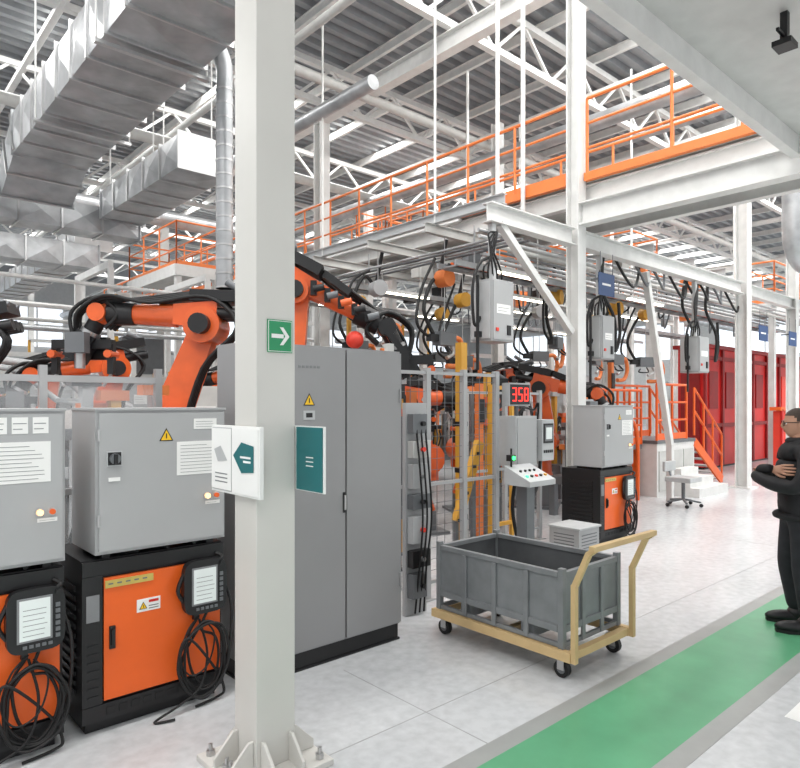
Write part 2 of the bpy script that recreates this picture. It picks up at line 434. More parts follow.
mb=MB(T(5.5,4.62)); mb.box(-.03,.03,-.03,.03,.03,1.95,YEL); mb.box(-.09,.09,-.09,.09,0,.03,BLACK); mb.beam((.03,0,1.2),(.33,0,1.2),.04,.04,YEL); mb.beam((.35,0,.03),(.35,0,1.95),.04,.04,YEL)
mb.beam((.03,0,1.92),(.33,0,1.92),.04,.04,YEL); mb.beam((.03,0,.4),(.33,0,.4),.04,.04,YEL)
mb.finish('guard_rail_post')
mb=MB(); mb.beam((4.6,4.3,.6),(4.93,4.3,1.36),.06,.1,YEL)
for k in range(6):
    q=k/6; x=4.6+.33*q; z=.6+.76*q; mb.box(x-.02,x+.02,4.26,4.272,z,z+.03,BLACK)
mb.beam((4.88,4.34,0),(4.88,4.34,1.3),.04,.04,MGREY); mb.beam((4.63,4.34,0),(4.63,4.34,.7),.04,.04,MGREY); mb.box(4.6,4.95,4.33,4.35,.0,.05,MGREY)
mb.finish('inclined_chute')
# pneumatic service unit beside tall cabinet
mb=MB(T(3.68,3.92))
mb.box(-.12,.12,-.02,.02,.0,1.75,GREY)
for k,(z,hh,mt) in enumerate(((.15,.2,MGREY),(.4,.14,BLACK),(.6,.22,LGREY),(.88,.12,MGREY),(1.05,.2,GREY),(1.3,.14,OFFW),(1.5,.16,MGREY))):
    mb.box(-.1,.1 if k%2 else .06,-.09,-.02,z,z+hh,mt)
    mb.cyl((.0,-.09,z+hh*.5),(.0,-.12,z+hh*.5),.02,[BLACK,STEEL,REDB][k%3],10)
for k in range(3): mb.tube([(-.05+k*.05,-.06,1.66),(-.06+k*.05,-.13,1.2),(-.02+k*.05,-.12,.8),(-.05+k*.04,-.11,.4),(-.04+k*.05,-.05,.02)],.009,RUB,6,5)
mb.finish('pneumatic_service_unit',.002)

# ---------------- robots ----------------
def robot(x,y,yaw,ped,sh,el,wr,dark=False,name='robot_arm'):
    mb=MB(T(x,y,0,yaw))
    mb.box(-.42,.42,-.42,.42,0,.04,MGREY); mb.box(-.28,.28,-.28,.28,.04,ped,MGREY)
    mb.cyl((0,0,ped),(0,0,ped+.18),.36,RORANGE,20,.3); mb.cyl((0,0,ped+.18),(0,0,sh[1]-.12),.3,RORANGE,20,.27)
    S=Vector((sh[0],0,sh[1]));E=Vector((el[0],0,el[1]));W=Vector((wr[0],0,wr[1]))
    mb.box(-.25,sh[0]+.12,-.26,-.16,sh[1]-.3,sh[1]+.15,RORANGE); mb.box(-.25,sh[0]+.12,.16,.26,sh[1]-.3,sh[1]+.15,RORANGE)
    mb.cyl(S+Vector((0,-.3,0)),S+Vector((0,.3,0)),.2,RORANGE,20); mb.cyl(S+Vector((0,.3,0)),S+Vector((0,.5,0)),.11,BLACK,14)
    mb.beam(S,E,.2,.36,RORANGE,.18,.25)
    mb.cyl(S+Vector((-.15,-.14,.05)),S*.45+E*.55+Vector((-.05,-.14,0)),.06,BLACK,10)
    re=.13 if dark else .18
    mb.cyl(E+Vector((0,-.2,0)),E+Vector((0,.2,0)),re,RORANGE,20); mb.cyl(E+Vector((0,-.27,0)),E+Vector((0,-.2,0)),re*.65,BLACK,16)
    mb.cyl(E+Vector((0,.2,0)),E+Vector((0,.3,0)),re*.55,BLACK,16)
    d=(W-E).normalized(); up=Vector((-d.z,0,d.x)); up=up if up.z>0 else -up
    c=E+up*.1; wd=.8 if dark else 1
    mb.beam(c-d*.14,c+d*.3,.32*wd,.28*wd,RORANGE,.26*wd,.2*wd)
    for o in(-.11,0,.11): mb.cyl(c-d*.14+Vector((0,o,.02)),c-d*.42+Vector((0,o,.02)),.055,BLACK,12)
    a1=c+up*.19-d*.42; mb.beam(a1,a1+d*.55,.34,.11,BLACK)
    mb.beam(a1+d*.58,a1+d*.9-up*.05,.18,.07,BLACK)
    for o in(-.12,.12): mb.cyl(a1+Vector((0,o,.02)),a1+d*.2+up*.12+Vector((0,o,.02)),.035,MGREY,8)
    W2=W+up*.1
    mb.cyl(c+d*.3,W2-d*.16,.12*wd,RORANGE,16,.09*wd); mb.cyl(W2-d*.34,W2-d*.08,.115,BLACK,16)
    mb.sph(W2,.12*wd,RORANGE,16); mb.cyl(W2+Vector((0,-.14,0)),W2+Vector((0,.14,0)),.09,BLACK if dark else RORANGE,16)
    f=Vector((d.x*.5,0,-.85)).normalized(); F=W2+f*.2
    mb.cyl(W2,F,.085,BLACK,14); mb.cyl(F,F+f*.04,.1,STEEL,16)
    G=F+f*.04
    mb.beam(G,G+f*.3,.16,.2,BLACK); mb.beam(G+f*.12+Vector((-.3,0,0)),G+f*.12+Vector((.3,0,0)),.1,.09,BLACK)
    for o in(-.28,.28):
        mb.beam(G+f*.12+Vector((o,0,0)),G+f*.12+Vector((o,0,-.3)),.06,.07,BLACK); mb.cyl(G+f*.12+Vector((o,-.1,-.1)),G+f*.12+Vector((o,.1,-.1)),.04,RORANGE,10)
        mb.cyl(G+f*.12+Vector((o,0,-.3)),G+f*.12+Vector((o*.7,0,-.42)),.018,STEEL,8)
    mb.box(G.x-.12,G.x+.1,-.2,-.1,G.z-.25,G.z-.02,BLACK); mb.cyl(G+Vector((.05,.1,-.1)),G+Vector((.05,.1,-.35)),.05,STEEL,12)
    mb.box(G.x-.05,G.x+.14,.1,.22,G.z-.2,G.z+.0,MGREY)
    # tool loops
    for k in range(3): mb.tube([G+Vector((-.2,.1*k-.1,.05)),G+Vector((-.32,.1*k-.1,.2)),G+Vector((-.1,.1*k-.12,.36)),G+Vector((.14,.1*k-.1,.2)),G+Vector((.1,.1*k-.1,-.1))],.02,RUB,6,5)
    if dark:
        for k in range(5):
            p=c+d*(.15+k*.15); mb.beam(p+Vector((0,-.2,.0)),p+Vector((0,.2,.02)),.06,.14-.01*k,BLACK); mb.cyl(p+Vector((0,-.22,-.02)),p+d*.12+Vector((0,-.22,.06)),.035,[BLACK,MGREY,RORANGE][k%3],8)
        for k in range(4): mb.beam(W2+Vector((.0,-.15+.1*k,-.05)),W2+Vector((.16,-.15+.1*k,-.25-.06*k)),.04,.06,[BLACK,RORANGE][k%2])
    for q in range(4):
        o=.2-.05*q
        mb.tube([S+Vector((-.2,o,-.1)),S*.5+E*.5+Vector((-.22,o,.1)),E-d*.35+Vector((0,o,-.02)),c-d*.05+up*(.17+.015*q)+Vector((0,o*.9,0)),(c+W2)*.5+up*(.1+.025*q)+Vector((0,o*.8,0)),W2-d*.1+up*(.16-.02*q)+Vector((0,o*.8,0)),W2+d*.18+Vector((0,o*.6,.0)),G+d*.12+Vector((0,.05,0))],.018,RUB,8,5)
    return mb.finish(name)
robot(2.73,6.28,math.radians(138),.55,(.2,1.45),(-.22,2.52),(.84,2.55))
robot(3.62,5.5,math.radians(-38),.8,(-.2,1.7),(-.06,2.86),(.80,2.42),True)
mb=MB()
mb.sph((3.97,5.1,2.38),.09,REDB,16); mb.cyl((3.97,5.1,0.02),(3.97,5.1,2.3),.02,MGREY,8); mb.cyl((3.97,5.1,0),(3.97,5.1,.02),.1,MGREY,12)
mb.finish('signal_ball_lamp')
robot(1.1,7.4,math.radians(150),.5,(.2,1.35),(.0,2.3),(.95,2.1),True)
robot(-.3,8.6,math.radians(20),.5,(.2,1.35),(.0,2.2),(.95,2.2))
robot(2.9,8.9,math.radians(170),.5,(.2,1.35),(.0,2.2),(.95,2.0))
robot(6.0,6.5,math.radians(-20),.3,(.2,1.0),(-.1,1.75),(.8,1.7))
robot(7.9,7.0,math.radians(150),.3,(.2,1.0),(-.1,1.8),(.8,1.8))
robot(9.1,6.7,math.radians(-60),.4,(.2,1.1),(.1,2.0),(1,1.8))
robot(11.3,8.9,math.radians(220),.4,(.2,1.1),(-.1,2.1),(.9,1.9))
robot(5.2,9.4,math.radians(120),.5,(.2,1.3),(0,2.2),(1,2.0))
robot(8.0,9.6,math.radians(-30),.5,(.2,1.3),(0,2.3),(1,2.0),True)
robot(9.9,8.0,math.radians(170),.4,(.2,1.2),(0,2.2),(.9,2.1),True)
robot(7.2,11.9,math.radians(-20),.5,(.2,1.4),(0,2.6),(1,2.4))
robot(3.4,13.9,math.radians(160),.5,(.2,1.3),(0,2.4),(1,2.2))

# ---------------- cart + bin ----------------
mb=MB()
X0,X1,Y0,Y1=3.46,4.22,2.28,3.5
for x in(X0,X1-.05): mb.box(x,x+.05,Y0,Y1,.13,.19,TAN)
for y in(Y0+.002,Y0+.55,Y1-.052): mb.box(X0+.05,X1-.05,y,y+.05,.135,.185,TAN)
for x in(X0+.07,X1-.07):
    for y in(Y0+.1,Y1-.08):
        mb.cyl((x-.018,y,.055),(x+.018,y,.055),.055,RUB,18); mb.cyl((x-.02,y,.055),(x+.02,y,.055),.03,MGREY,12)
        for o in(-.026,.022): mb.box(x+o,x+o+.004,y-.025,y+.025,.05,.12,STEEL)
        mb.box(x-.045,x+.045,y-.045,y+.045,.12,.1295,STEEL)
for x in(X0+.025,X1-.025):
    mb.beam((x,Y0-.018,.13),(x,Y0-.018,.62),.036,.034,TAN); mb.beam((x,Y0-.02,.61),(x,Y0-.12,.83),.035,.034,TAN); mb.beam((x,Y0-.115,.825),(x,Y0-.165,.862),.034,.034,TAN)
mb.beam((X0-.01,Y0-.16,.868),(X1+.01,Y0-.16,.868),.04,.034,TAN)
mb.finish('platform_trolley',.004)
mb=MB()
a,b_,c,d=3.5,4.18,2.36,3.46
zb,zt=.31,.66
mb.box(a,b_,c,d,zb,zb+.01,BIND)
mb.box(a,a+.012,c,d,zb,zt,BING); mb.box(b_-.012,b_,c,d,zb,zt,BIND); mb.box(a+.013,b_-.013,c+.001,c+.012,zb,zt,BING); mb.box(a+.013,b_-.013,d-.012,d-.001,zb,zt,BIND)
for x in(a-.014,b_-.027):
    for y in(c-.014,d-.027):
        mb.box(x,x+.041,y,y+.041,.19,zt+.04,BING)
    mb.box(x+.002,x+.037,c+.03,d-.03,zt-.02,zt+.015,BING); mb.box(x+.002,x+.037,c+.03,d-.03,zb-.02,zb+.025,BING); mb.box(x+.005,x+.03,c+.03,d-.03,.195,.225,BING)
for y in(c-.012,d-.026):
    mb.box(a+.03,b_-.03,y,y+.035,zt-.02,zt+.015,BING); mb.box(a+.03,b_-.03,y,y+.035,zb-.02,zb+.025,BING); mb.box(a+.03,b_-.03,y+.005,y+.03,.195,.225,BING)
for k in(1,2,3):
    y=c+(d-c)*k/4
    mb.box(a-.018,a-.001,y-.018,y+.018,.2,zt-.021,BING); mb.box(b_+.001,b_+.016,y-.018,y+.018,.2,zt-.021,BING)
for k in(1,2):
    x=a+(b_-a)*k/3
    mb.box(x-.018,x+.018,c-.016,c,.2,zt-.021,BING)
for y in(c+.25,d-.3): mb.box(a+.03,b_-.03,y,y+.1,.19,zb-.021,BING)
mb.finish('metal_bin',.003)

# ---------------- operator panel ----------------
mb=MB(T(5.0,3.78))
mb.box(-.2,.2,-.15,.15,0,.02,MGREY); mb.box(-.06,.06,-.06,.06,.02,.98,MGREY)
mb.prism([(-.2,-.2,.98),(-.2,-.2,1.03),(-.2,.1,1.16),(-.2,.1,.98)],(.4,0,0),LGREY)
for k in range(5): mb.cyl((-.14+k*.07,-.12,1.06),(-.14+k*.07,-.125,1.078),.016,[LEDG,BLACK,REDB,BLACK,YEL][k],12)
for k in range(4): mb.cyl((-.12+k*.07,-.03,1.10),(-.12+k*.07,-.034,1.12),.013,BLACK,12)
mb.cyl((-.13,.07,1.1),(-.13,.07,1.32),.01,BLACK,8); mb.box(-.17,-.1,.04,.10,1.2,1.26,BLACK); mb.cyl((-.135,.04,1.23),(-.135,.03,1.23),.02,LEDG,10)
mb.finish('operator_panel',.003)
mb=MB(T(5.3,3.98))
mb.box(-.16,.16,-.04,.14,0,.02,MGREY)
mb.box(-.04,.04,.0,.08,.02,1.12,MGREY)
mb.box(-.22,.12,-.02,.2,1.12,1.62,LGREY); mb.box(-.2,.10,-.03,-.02,1.14,1.60,GREY)
mb.box(.16,.36,-.06,.14,1.16,1.58,LGREY); mb.box(.12,.16,.0,.1,1.3,1.4,MGREY); mb.box(.18,.34,-.068,-.06,1.34,1.54,BLACK); mb.box(.195,.325,-.071,-.068,1.36,1.52,MGREY); mb.box(.21,.31,-.073,-.071,1.38,1.50,SCREEN)
for k in range(5): mb.box(.185+k*.033,.205+k*.033,-.066,-.06,1.24,1.27,BLACK)
mb.tube([(-.1,.05,1.12),(-.12,.1,.7),(-.08,.05,.3),(-.05,.04,.05)],.02,RUB); mb.tube([(.28,.05,1.16),(.3,.1,.9),(.12,.05,.7),(.03,.04,.3)],.018,RUB)
for k in range(3): mb.tube([(.3,.1,1.58),(.34,.12,1.75),(.3,.15,1.68),(.1,.12,1.7),(-.05+.04*k,.1,1.62)],.012,RUB)
mb.cyl((-.08,.08,1.62),(-.08,.08,1.72),.02,MGREY,10); mb.box(-.26,.08,.03,.12,1.72,1.95,GREY); mb.box(-.245,.065,.025,.03,1.735,1.935,BLACK)
SEG={'3':'abgcd','5':'afgcd','8':'abcdefg'}
for i,ch in enumerate('358'):
    ox=-.185+i*.095; w_=.028; hh=.062; z=1.835; q_=.0055
    P={'a':(ox-w_,ox+w_,z+hh-q_,z+hh+q_),'g':(ox-w_,ox+w_,z-q_,z+q_),'d':(ox-w_,ox+w_,z-hh-q_,z-hh+q_),
       'b':(ox+w_-q_,ox+w_+q_,z,z+hh),'c':(ox+w_-q_,ox+w_+q_,z-hh,z),'f':(ox-w_-q_,ox-w_+q_,z,z+hh),'e':(ox-w_-q_,ox-w_+q_,z-hh,z)}
    for s_ in SEG[ch]: q=P[s_]; mb.box(q[0],q[1],.021,.025,q[2],q[3],LEDR)
mb.finish('machine_terminal')
mb=MB(T(6.25,4.05)); mb.box(-.2,.2,-.18,.2,.05,.38,GREY); mb.box(-.215,.215,-.2,.215,.38,.40,LGREY)
for x in(-.18,.14):
    for y in(-.16,.14): mb.box(x,x+.04,y,y+.04,0,.05,BLACK)
for k in range(7): mb.box(-.203,-.2,-.12,.14,.1+k*.035,.112+k*.035,MGREY); mb.box(-.15,.15,-.184,-.18,.1+k*.035,.112+k*.035,MGREY)
mb.finish('ventilated_floor_box',.003)

# ---------------- overhead slab near ----------------
mb=MB()
mb.box(.5,7.9,-1.2,2.4,4.62,4.72,OFFW)
mb.box(.5,7.9,2.3,2.4,4.42,4.62,WHITE); mb.box(7.8,7.9,-1.2,2.3,4.42,4.62,WHITE)
for x in(1.5,2.5): mb.ibeam((x,-1.2,4.54),(x,2.3,4.54),.1,.15,.012,OFFW)
mb.box(.5,7.8,1.05,1.11,4.5,4.62,OFFW)
mb.finish('overhead_platform')
mb=MB(); mb.box(5.25,5.30,1.62,1.67,4.4,4.618,BLACK); mb.box(5.2,5.35,1.58,1.71,4.36,4.4,BLACK); mb.beam((5.12,1.645,4.44),(5.43,1.645,4.44),.02,.02,BLACK); mb.finish('lamp_bracket')
mb=MB(T(7.85,-1.0)); mb.box(-.1,.1,-.1,.1,0,4.42,WHITE); mb.finish('steel_column')
mb=MB()
mb.ibeam((8.05,5.09,4.42),(8.05,2.2,4.42),.2,.32,.02,WHITE)
mb.finish('support_beam')
mb=MB()
mb.ibeam((6.1,5.2,4.1),(7.94,5.2,4.1),.16,.24,.015,WHITE); mb.ibeam((8.16,5.2,4.1),(14.07,5.2,4.1),.16,.24,.015,WHITE); mb.ibeam((14.33,5.2,4.1),(22,5.2,4.1),.16,.24,.015,WHITE)
mb.beam((6.35,5.2,4.0),(7.93,5.2,2.75),.09,.09,WHITE)
mb.finish('crane_rail_beam')

# ---------------- mezzanine walkway ----------------
def railing(mb,p1,p2,h=1.1,step=1.0,mat=SORANGE,toe=True,r=.022):
    p1=Vector(p1);p2=Vector(p2);L=(p2-p1).length;n=max(1,round(L/step)); Z=Vector((0,0,1))
    for i in range(n+1):
        p=p1+(p2-p1)*i/n; mb.cyl(p,p+Z*h,r,mat,6)
    for z in(h,h*.68,h*.36): mb.cyl(p1+Z*z,p2+Z*z,r*.9 if z<h else r*1.1,mat,6)
    if toe: mb.beam(p1+Z*.07,p2+Z*.07,.01,.12,mat)
mb=MB()
mb.box(8.16,9.9,2.5,26,4.90,4.96,OFFW)
for a,b_ in((2.6,5.08),(5.32,7.5)): mb.box(8.06,8.14,a,b_,4.90,5.01,SORANGE)
mb.box(8.06,8.14,7.5,26,4.84,4.98,WHITE)
mb.ibeam((8.24,2.5,4.74),(8.24,26,4.74),.14,.26,.015,WHITE); mb.ibeam((9.8,2.5,4.74),(9.8,26,4.74),.14,.26,.015,WHITE)
y=2.6
while y<26: mb.beam((8.33,y,4.8),(9.7,y,4.8),.07,.12,OFFW); y+=1.1
for a,b_ in((2.6,5.05),(5.35,26)): railing(mb,(8.1,a,4.97),(8.1,b_,4.97),toe=(a>5.1))
railing(mb,(9.85,2.6,4.97),(9.85,26,4.97)); railing(mb,(8.1,2.6,4.97),(9.85,2.6,4.97))
mb.finish('mezzanine_walkway')
mb=MB()
for (x,y) in((8.0,6.6),(8.0,6.1)): mb.cyl((x,y,4.6),(x,y,8.6),.035,WHITE,8)
for (x,y) in((9.95,9),(14.8,8),(8.0,14.5)): mb.cyl((x,y,4.6),(x,y,8.6),.03,WHITE,8)
mb.finish('hanger_rods')
def walkway(x0,x1,y0,y1,z,name='mezzanine_walkway'):
    mb=MB(); mb.box(x0,x1,y0,y1,z-.07,z,OFFW); mb.box(x0-.03,x0,y0,y1,z-.25,z+.03,WHITE); mb.box(x0,x1,y0-.03,y0,z-.25,z+.03,WHITE)
    railing(mb,(x0+.03,y0+.03,z),(x1-.03,y0+.03,z)); railing(mb,(x0+.03,y0+.03,z),(x0+.03,y1-.03,z)); railing(mb,(x0+.03,y1-.03,z),(x1-.03,y1-.03,z)); railing(mb,(x1-.03,y0+.03,z),(x1-.03,y1-.03,z))
    for x in(x0+.1,x1-.1):
        for y in(y0+.1,y1-.1): mb.beam((x,y,0),(x,y,z-.07),.14,.14,WHITE)
    return mb.finish(name)
walkway(10.6,24,11.0,12.3,5.2)
walkway(15.2,16.6,8.2,10.8,5.0)
walkway(6.5,7.7,15.5,18.8,5.15)
walkway(18.2,30,5.9,6.9,4.3)
walkway(12,30,14,15.4,6.4)
# ---------------- crane rails & hose clutter ----------------
mb=MB()
for y in(6.6,7.9,9.4,11):
    mb.ibeam((6.4,y,4.25),(20,y,4.25),.09,.14,.01,OFFW)
for x in(6.6,10.6,12.2,13.6,15.6,17.4):
    mb.ibeam((x,5.32,4.4),(x,11.2,4.4),.09,.14,.01,LGREY)
for k in range(7): mb.cyl((6.4+.2*k,5.6+.16*k,4.02-.02*k),(20,5.6+.16*k,4.02-.02*k),.022+.006*(k%3),[GALV,LGREY,OFFW,MGREY][k%4],8)
for k in range(4): mb.cyl((6.7+.15*k,5.35,3.95),(6.7+.15*k,11.2,3.95),.02,[GALV,MGREY][k%2],8)
for y in(6.6,9.4):
    for x in(6.6,12.2,17.4): mb.cyl((x,y,4.3),(x,y,8.5),.02,WHITE,6)
for k in range(40):
    x=random.uniform(6.8,19);y=random.uniform(5.6,10.8); mb.box(x,x+random.uniform(.12,.45),y,y+random.uniform(.1,.3),4.0,4.0+random.uniform(.1,.3),random.choice([MGREY,LGREY,OFFW,BLACK,SORANGE,GREY]))
for y in(6.2,8.6,10.4):
    for s_ in(0,.35): mb.beam((6.6,y+s_,3.72),(20,y+s_,3.72),.03,.08,GALV)
    x=6.7
    while x<20: mb.beam((x,y,3.7),(x,y+.35,3.7),.03,.02,GALV); x+=.5
    for k in range(5): mb.cyl((6.7,y+.05+k*.06,3.74),(20,y+.05+k*.06,3.74),.018,[RUB,MGREY,ORANGE][k%3],6)
    for x in(7,11,15,19): mb.cyl((x,y,3.7),(x,y,4.3),.012,GALV,6)
mb.finish('overhead_rail_grid')
mb=MB()
for k in range(24):
    x=random.uniform(9,18); y=random.choice([6.6,7.9,9.4]); z=4.15; w_=random.uniform(.25,.6)
    mb.tube([(x,y,z),(x+w_*.2,y,z-random.uniform(.2,.5)),(x+w_*.5,y+.05,z-random.uniform(.4,.8)),(x+w_*.9,y,z-random.uniform(.2,.5)),(x+w_,y,z)],.018,random.choice([RUB,MGREY,MGREY]),6,4)
for k in range(8):
    x=9.3+k*.6; y=5.35; s_=random.uniform(.7,1.2)
    mb.tube([(x,y,4.12),(x+.1,y-.1,3.95-.1*s_),(x+.35*s_,y-.12,3.85-.2*s_),(x+.6*s_,y-.05,3.9-.12*s_),(x+.75*s_,y,4.1)],.022,random.choice([RUB,DRED,RUB,MGREY]),6,5)
for (x,y) in((9.3,5.5),(12.4,5.6),(13.2,5.5)):
    mb.tube([(x,y,4.1),(x-.1,y,3.6),(x+.15,y-.1,3.1),(x+.35,y,2.6),(x+.5,y,2.9),(x+.45,y,3.4)],.028,RUB,7,5)
mb.finish('hose_festoon')
def gun(x,y,z):
    mb=MB(T(x,y,0,random.uniform(-.5,.5)))
    mb.cyl((0,0,3.55),(0,0,4.2),.008,STEEL,5); mb.cyl((0,-.1,3.6),(0,.1,3.6),.13,random.choice([SORANGE,YEL,GREY]),14)
    mb.cyl((0,0,z+.3),(0,0,3.5),.008,STEEL,5); mb.box(-.18,.18,-.08,.08,z+.1,z+.3,MGREY); mb.box(-.35,-.15,-.05,.05,z+.15,z+.25,BLACK)
    mb.tube([(.15,0,z+.2),(.35,0,z+.22),(.42,0,z),(.3,0,z-.18),(.05,0,z-.2)],.04,SORANGE,8,4); mb.tube([(.15,0,z+.12),(.2,0,z+.0),(.05,0,z-.08)],.03,STEEL,8,4)
    mb.tube([(-.25,0,z+.25),(-.4,.05,z+.6),(-.2,.1,z+1.0),(0,.1,3.7),(.1,.05,4.2)],.03,RUB,7,5); mb.tube([(-.3,.02,z+.2),(-.55,.05,z+.4),(-.4,.1,z+.9),(-.1,.1,3.9)],.022,RUB,7,5)
    mb.tube([(-.2,-.1,z+.05),(-.3,-.2,z-.02),(-.1,-.22,z-.02),(-.05,-.1,z+.08)],.015,BLACK,6,4)
    mb.finish('suspended_welding_gun')
for (x,y,z) in((6.9,6.7,2.5),(8.6,7.9,2.3),(9.6,6.6,2.6),(10.9,7.9,2.5),(11.6,6.6,2.4),(7.4,9.4,2.6),(9.6,9.4,2.5),(13.0,7.9,2.5),(12.8,6.6,2.4),(6.7,8.0,2.8)): gun(x,y,z)
mb=MB()
for (x,y) in((7.0,5.85),(8.9,7.1),(10.7,5.8),(12.8,7.1),(9.5,10.0),(12,10.0),(14.5,10.0),(7,10.05),(6.8,8.2),(10.5,8.2),(12.4,8.2)):
    mb.box(x,x+1.3,y,y+.1,3.62,3.67,WHITE); mb.box(x+.02,x+1.28,y+.02,y+.08,3.60,3.62,LAMP)
    for o in(.2,1.1): mb.cyl((x+o,y+.05,3.67),(x+o,y+.05,4.25),.008,WHITE,5)
mb.finish('fluorescent_lamps')
def hangbox(x,y,z0,z1,w=.4,top=4.0,rot=0):
    mb=MB(T(x,y,0,rot)); h=w/2
    mb.box(-h,h,-h*.8,h*.8,z0,z1,GREY); mb.box(-h+.02,h-.02,-h*.8-.015,-h*.8,z0+.02,z1-.02,GREY)
    mb.box(-h-.015,-h,-h*.7,h*.7,z0+.03,z1-.03,LGREY)
    label(mb,-h+.08,h-.08,z0+.45*(z1-z0),z0+.6*(z1-z0),-h*.8-.015,2)
    mb.box(h*.3,h*.6,-h*.8-.03,-h*.8-.015,z0+.08,z0+.2,BLACK); mb.box(-h*.7,-h*.5,-h*.8-.03,-h*.8-.015,z0+.12,z0+.16,REDB)
    mb.beam((0,0,z1),(0,0,top),.07,.07,LGREY)
    for k in range(5):
        o=-h+.06+k*.08
        mb.tube([(o,0,z1),(o-.05,-.04,z1+.15),(o+.1-.1*k,-.05,z1+.3+.06*k),(.05,-.04,top-.1)],.013,RUB,6,5)
    mb.tube([(-h,.0,z0+.3),(-h-.12,0,z0+.2),(-h-.15,0,z1-.1),(-h-.02,0,z1+.2),(-.05,-.03,z1+.3)],.02,RUB,6,5)
    mb.cyl((-h-.06,0,z0-.35),(-h-.06,0,z1+.05),.02,BLACK,8)
    mb.box(-h-.09,-h+.02,-.03,.03,z0+.05,z0+.12,BLACK)
    return mb.finish('hanging_control_box',.004)
hangbox(6.2,5.2,2.5,3.25,.42,3.97)
hangbox(8.75,5.25,2.4,3.05,.36,3.97); hangbox(11.9,5.2,2.3,2.95,.42,3.97)
def sign(x,y,z,w,h):
    mb=MB(T(x,y,z)); mb.box(-w/2,w/2,-.012,0,-h/2,h/2,BLUE); mb.box(-w*.3,w*.25,-.014,-.012,-.015,.015,PAPER); mb.beam((0,.01,h/2-.05),(0,.24,h/2-.05),.03,.03,MGREY)
    for o in(-w*.4,w*.4): mb.cyl((o,-.006,h/2),(o,-.006,h/2+.3),.006,MGREY,5)
    mb.finish('station_sign')
sign(8.42,4.94,3.45,.42,.32); sign(14.6,4.96,3.2,.5,.32); sign(16.4,4.96,3.2,.5,.32)

# ---------------- ducts ----------------
def duct(mb,p1,p2,w,h,seg=1.2,mat=GALV):
    p1=Vector(p1);p2=Vector(p2);L=(p2-p1).length;n=max(1,round(L/seg)); d=(p2-p1)/n
    _,_,t,a,u=mb.frame(p1,p2)
    for i in range(n):
        q=p1+d*i; r_=q+d
        cs=[(-1,-1),(1,-1),(1,1),(-1,1)]
        A=[q+a*x*w/2+u*y*h/2 for x,y in cs]; B=[r_+a*x*w/2+u*y*h/2 for x,y in cs]
        for k in range(4):
            k2=(k+1)%4; c=(A[k]+A[k2]+B[k]+B[k2])/4; out=(c-(q+r_)/2).normalized()*.05
            mb.add([A[k],A[k2],B[k2],B[k],c+out],[(0,1,4),(1,2,4),(2,3,4),(3,0,4)],mat)
        mb.beam(q-t*.015,q+t*.015,w+.07,h+.07,STEEL if mat is GALV else mat)
    mb.beam(p2-t*.015,p2+t*.015,w+.07,h+.07,mat)
mb=MB()
duct(mb,(2.7,3.2,5.85),(2.7,11.2,5.85),1.05,.62,.62)
duct(mb,(2.7,11.2,5.85),(2.7,12.2,5.4),1.05,.6,.6)
for y in(4.5,7,9.5):
    for x in(2.1,3.3): mb.cyl((x,y,5.5),(x,y,8.5),.012,WHITE,6)
    mb.box(2.08,3.32,y-.03,y+.03,5.44,5.48,STEEL)
mb.finish('air_duct')
mb=MB()
duct(mb,(4.4,9.4,5.55),(4.4,13.0,5.55),.8,.5,.8)
duct(mb,(1.2,13.5,5.3),(4.8,13.5,5.3),.6,.5,.7)
for y in(10,12.5): mb.cyl((4.0,y,5.8),(4.0,y,8.5),.012,WHITE,6); mb.cyl((4.8,y,5.8),(4.8,y,8.5),.012,WHITE,6)
mb.finish('air_duct')
mb=MB()
duct(mb,(-4,18.5,5.6),(5.5,18.5,5.6),.9,.6,.9)
duct(mb,(5.5,18.5,6.2),(5.5,30,6.2),.9,.6,.9)
for x in(-2,1,4): mb.cyl((x,18.5,5.9),(x,18.5,8.5),.015,WHITE,6)
mb.finish('air_duct')
def spiral(x,y,z0,z1,r,name='spiral_duct'):
    mb=MB(); mb.cyl((x,y,z0),(x,y,z1),r,GALV,18)
    z=z0
    while z<z1: mb.cyl((x,y,z),(x,y,z+.02),r*1.06,STEEL,18); z+=.16
    if r<.15: mb.tube([(x,y,z1),(x,y,z1+.25),(x-.08,y,z1+.45),(x-.2,y,z1+.5)],r,GALV,14,5)
    return mb.finish(name)
spiral(3.42,6.8,3.05,5.3,.095); spiral(1.0,15.0,0,5.0,.28); spiral(.4,15.0,0,5,.2)
mb=MB(); mb.tube([(14.9,4.5,8.5),(14.9,4.5,6.5),(14.9,4.5,5.4),(15.0,4.5,5.0),(15.4,4.5,4.75),(16.2,4.5,4.7),(20,4.5,4.7),(30,4.5,4.7)],.2,GALV,16,5)
for k in range(10): mb.cyl((16.5+k,4.5,4.7),(16.54+k,4.5,4.7),.22,STEEL,18)
mb.finish('spiral_duct')
mb=MB()
for k,(z,y) in enumerate(((4.0,13),(3.3,15),(3.5,15.2),(3.8,15.1))):
    mb.cyl((-3,y,z),(7.6,y,z),.04+.015*(k%2),[WHITE,GALV,OFFW][k%3],8)
for x in(-1,1.8,4.2,6.2):
    mb.beam((x,13.1,0),(x,13.1,4.38),.1,.1,WHITE); mb.beam((x,13.1,4.45),(x,15.3,4.45),.1,.14,WHITE)
for x in(-1,4.2):
    mb.beam((x,15.3,0),(x,15.3,4.38),.1,.1,WHITE)
mb.finish('pipe_rack')

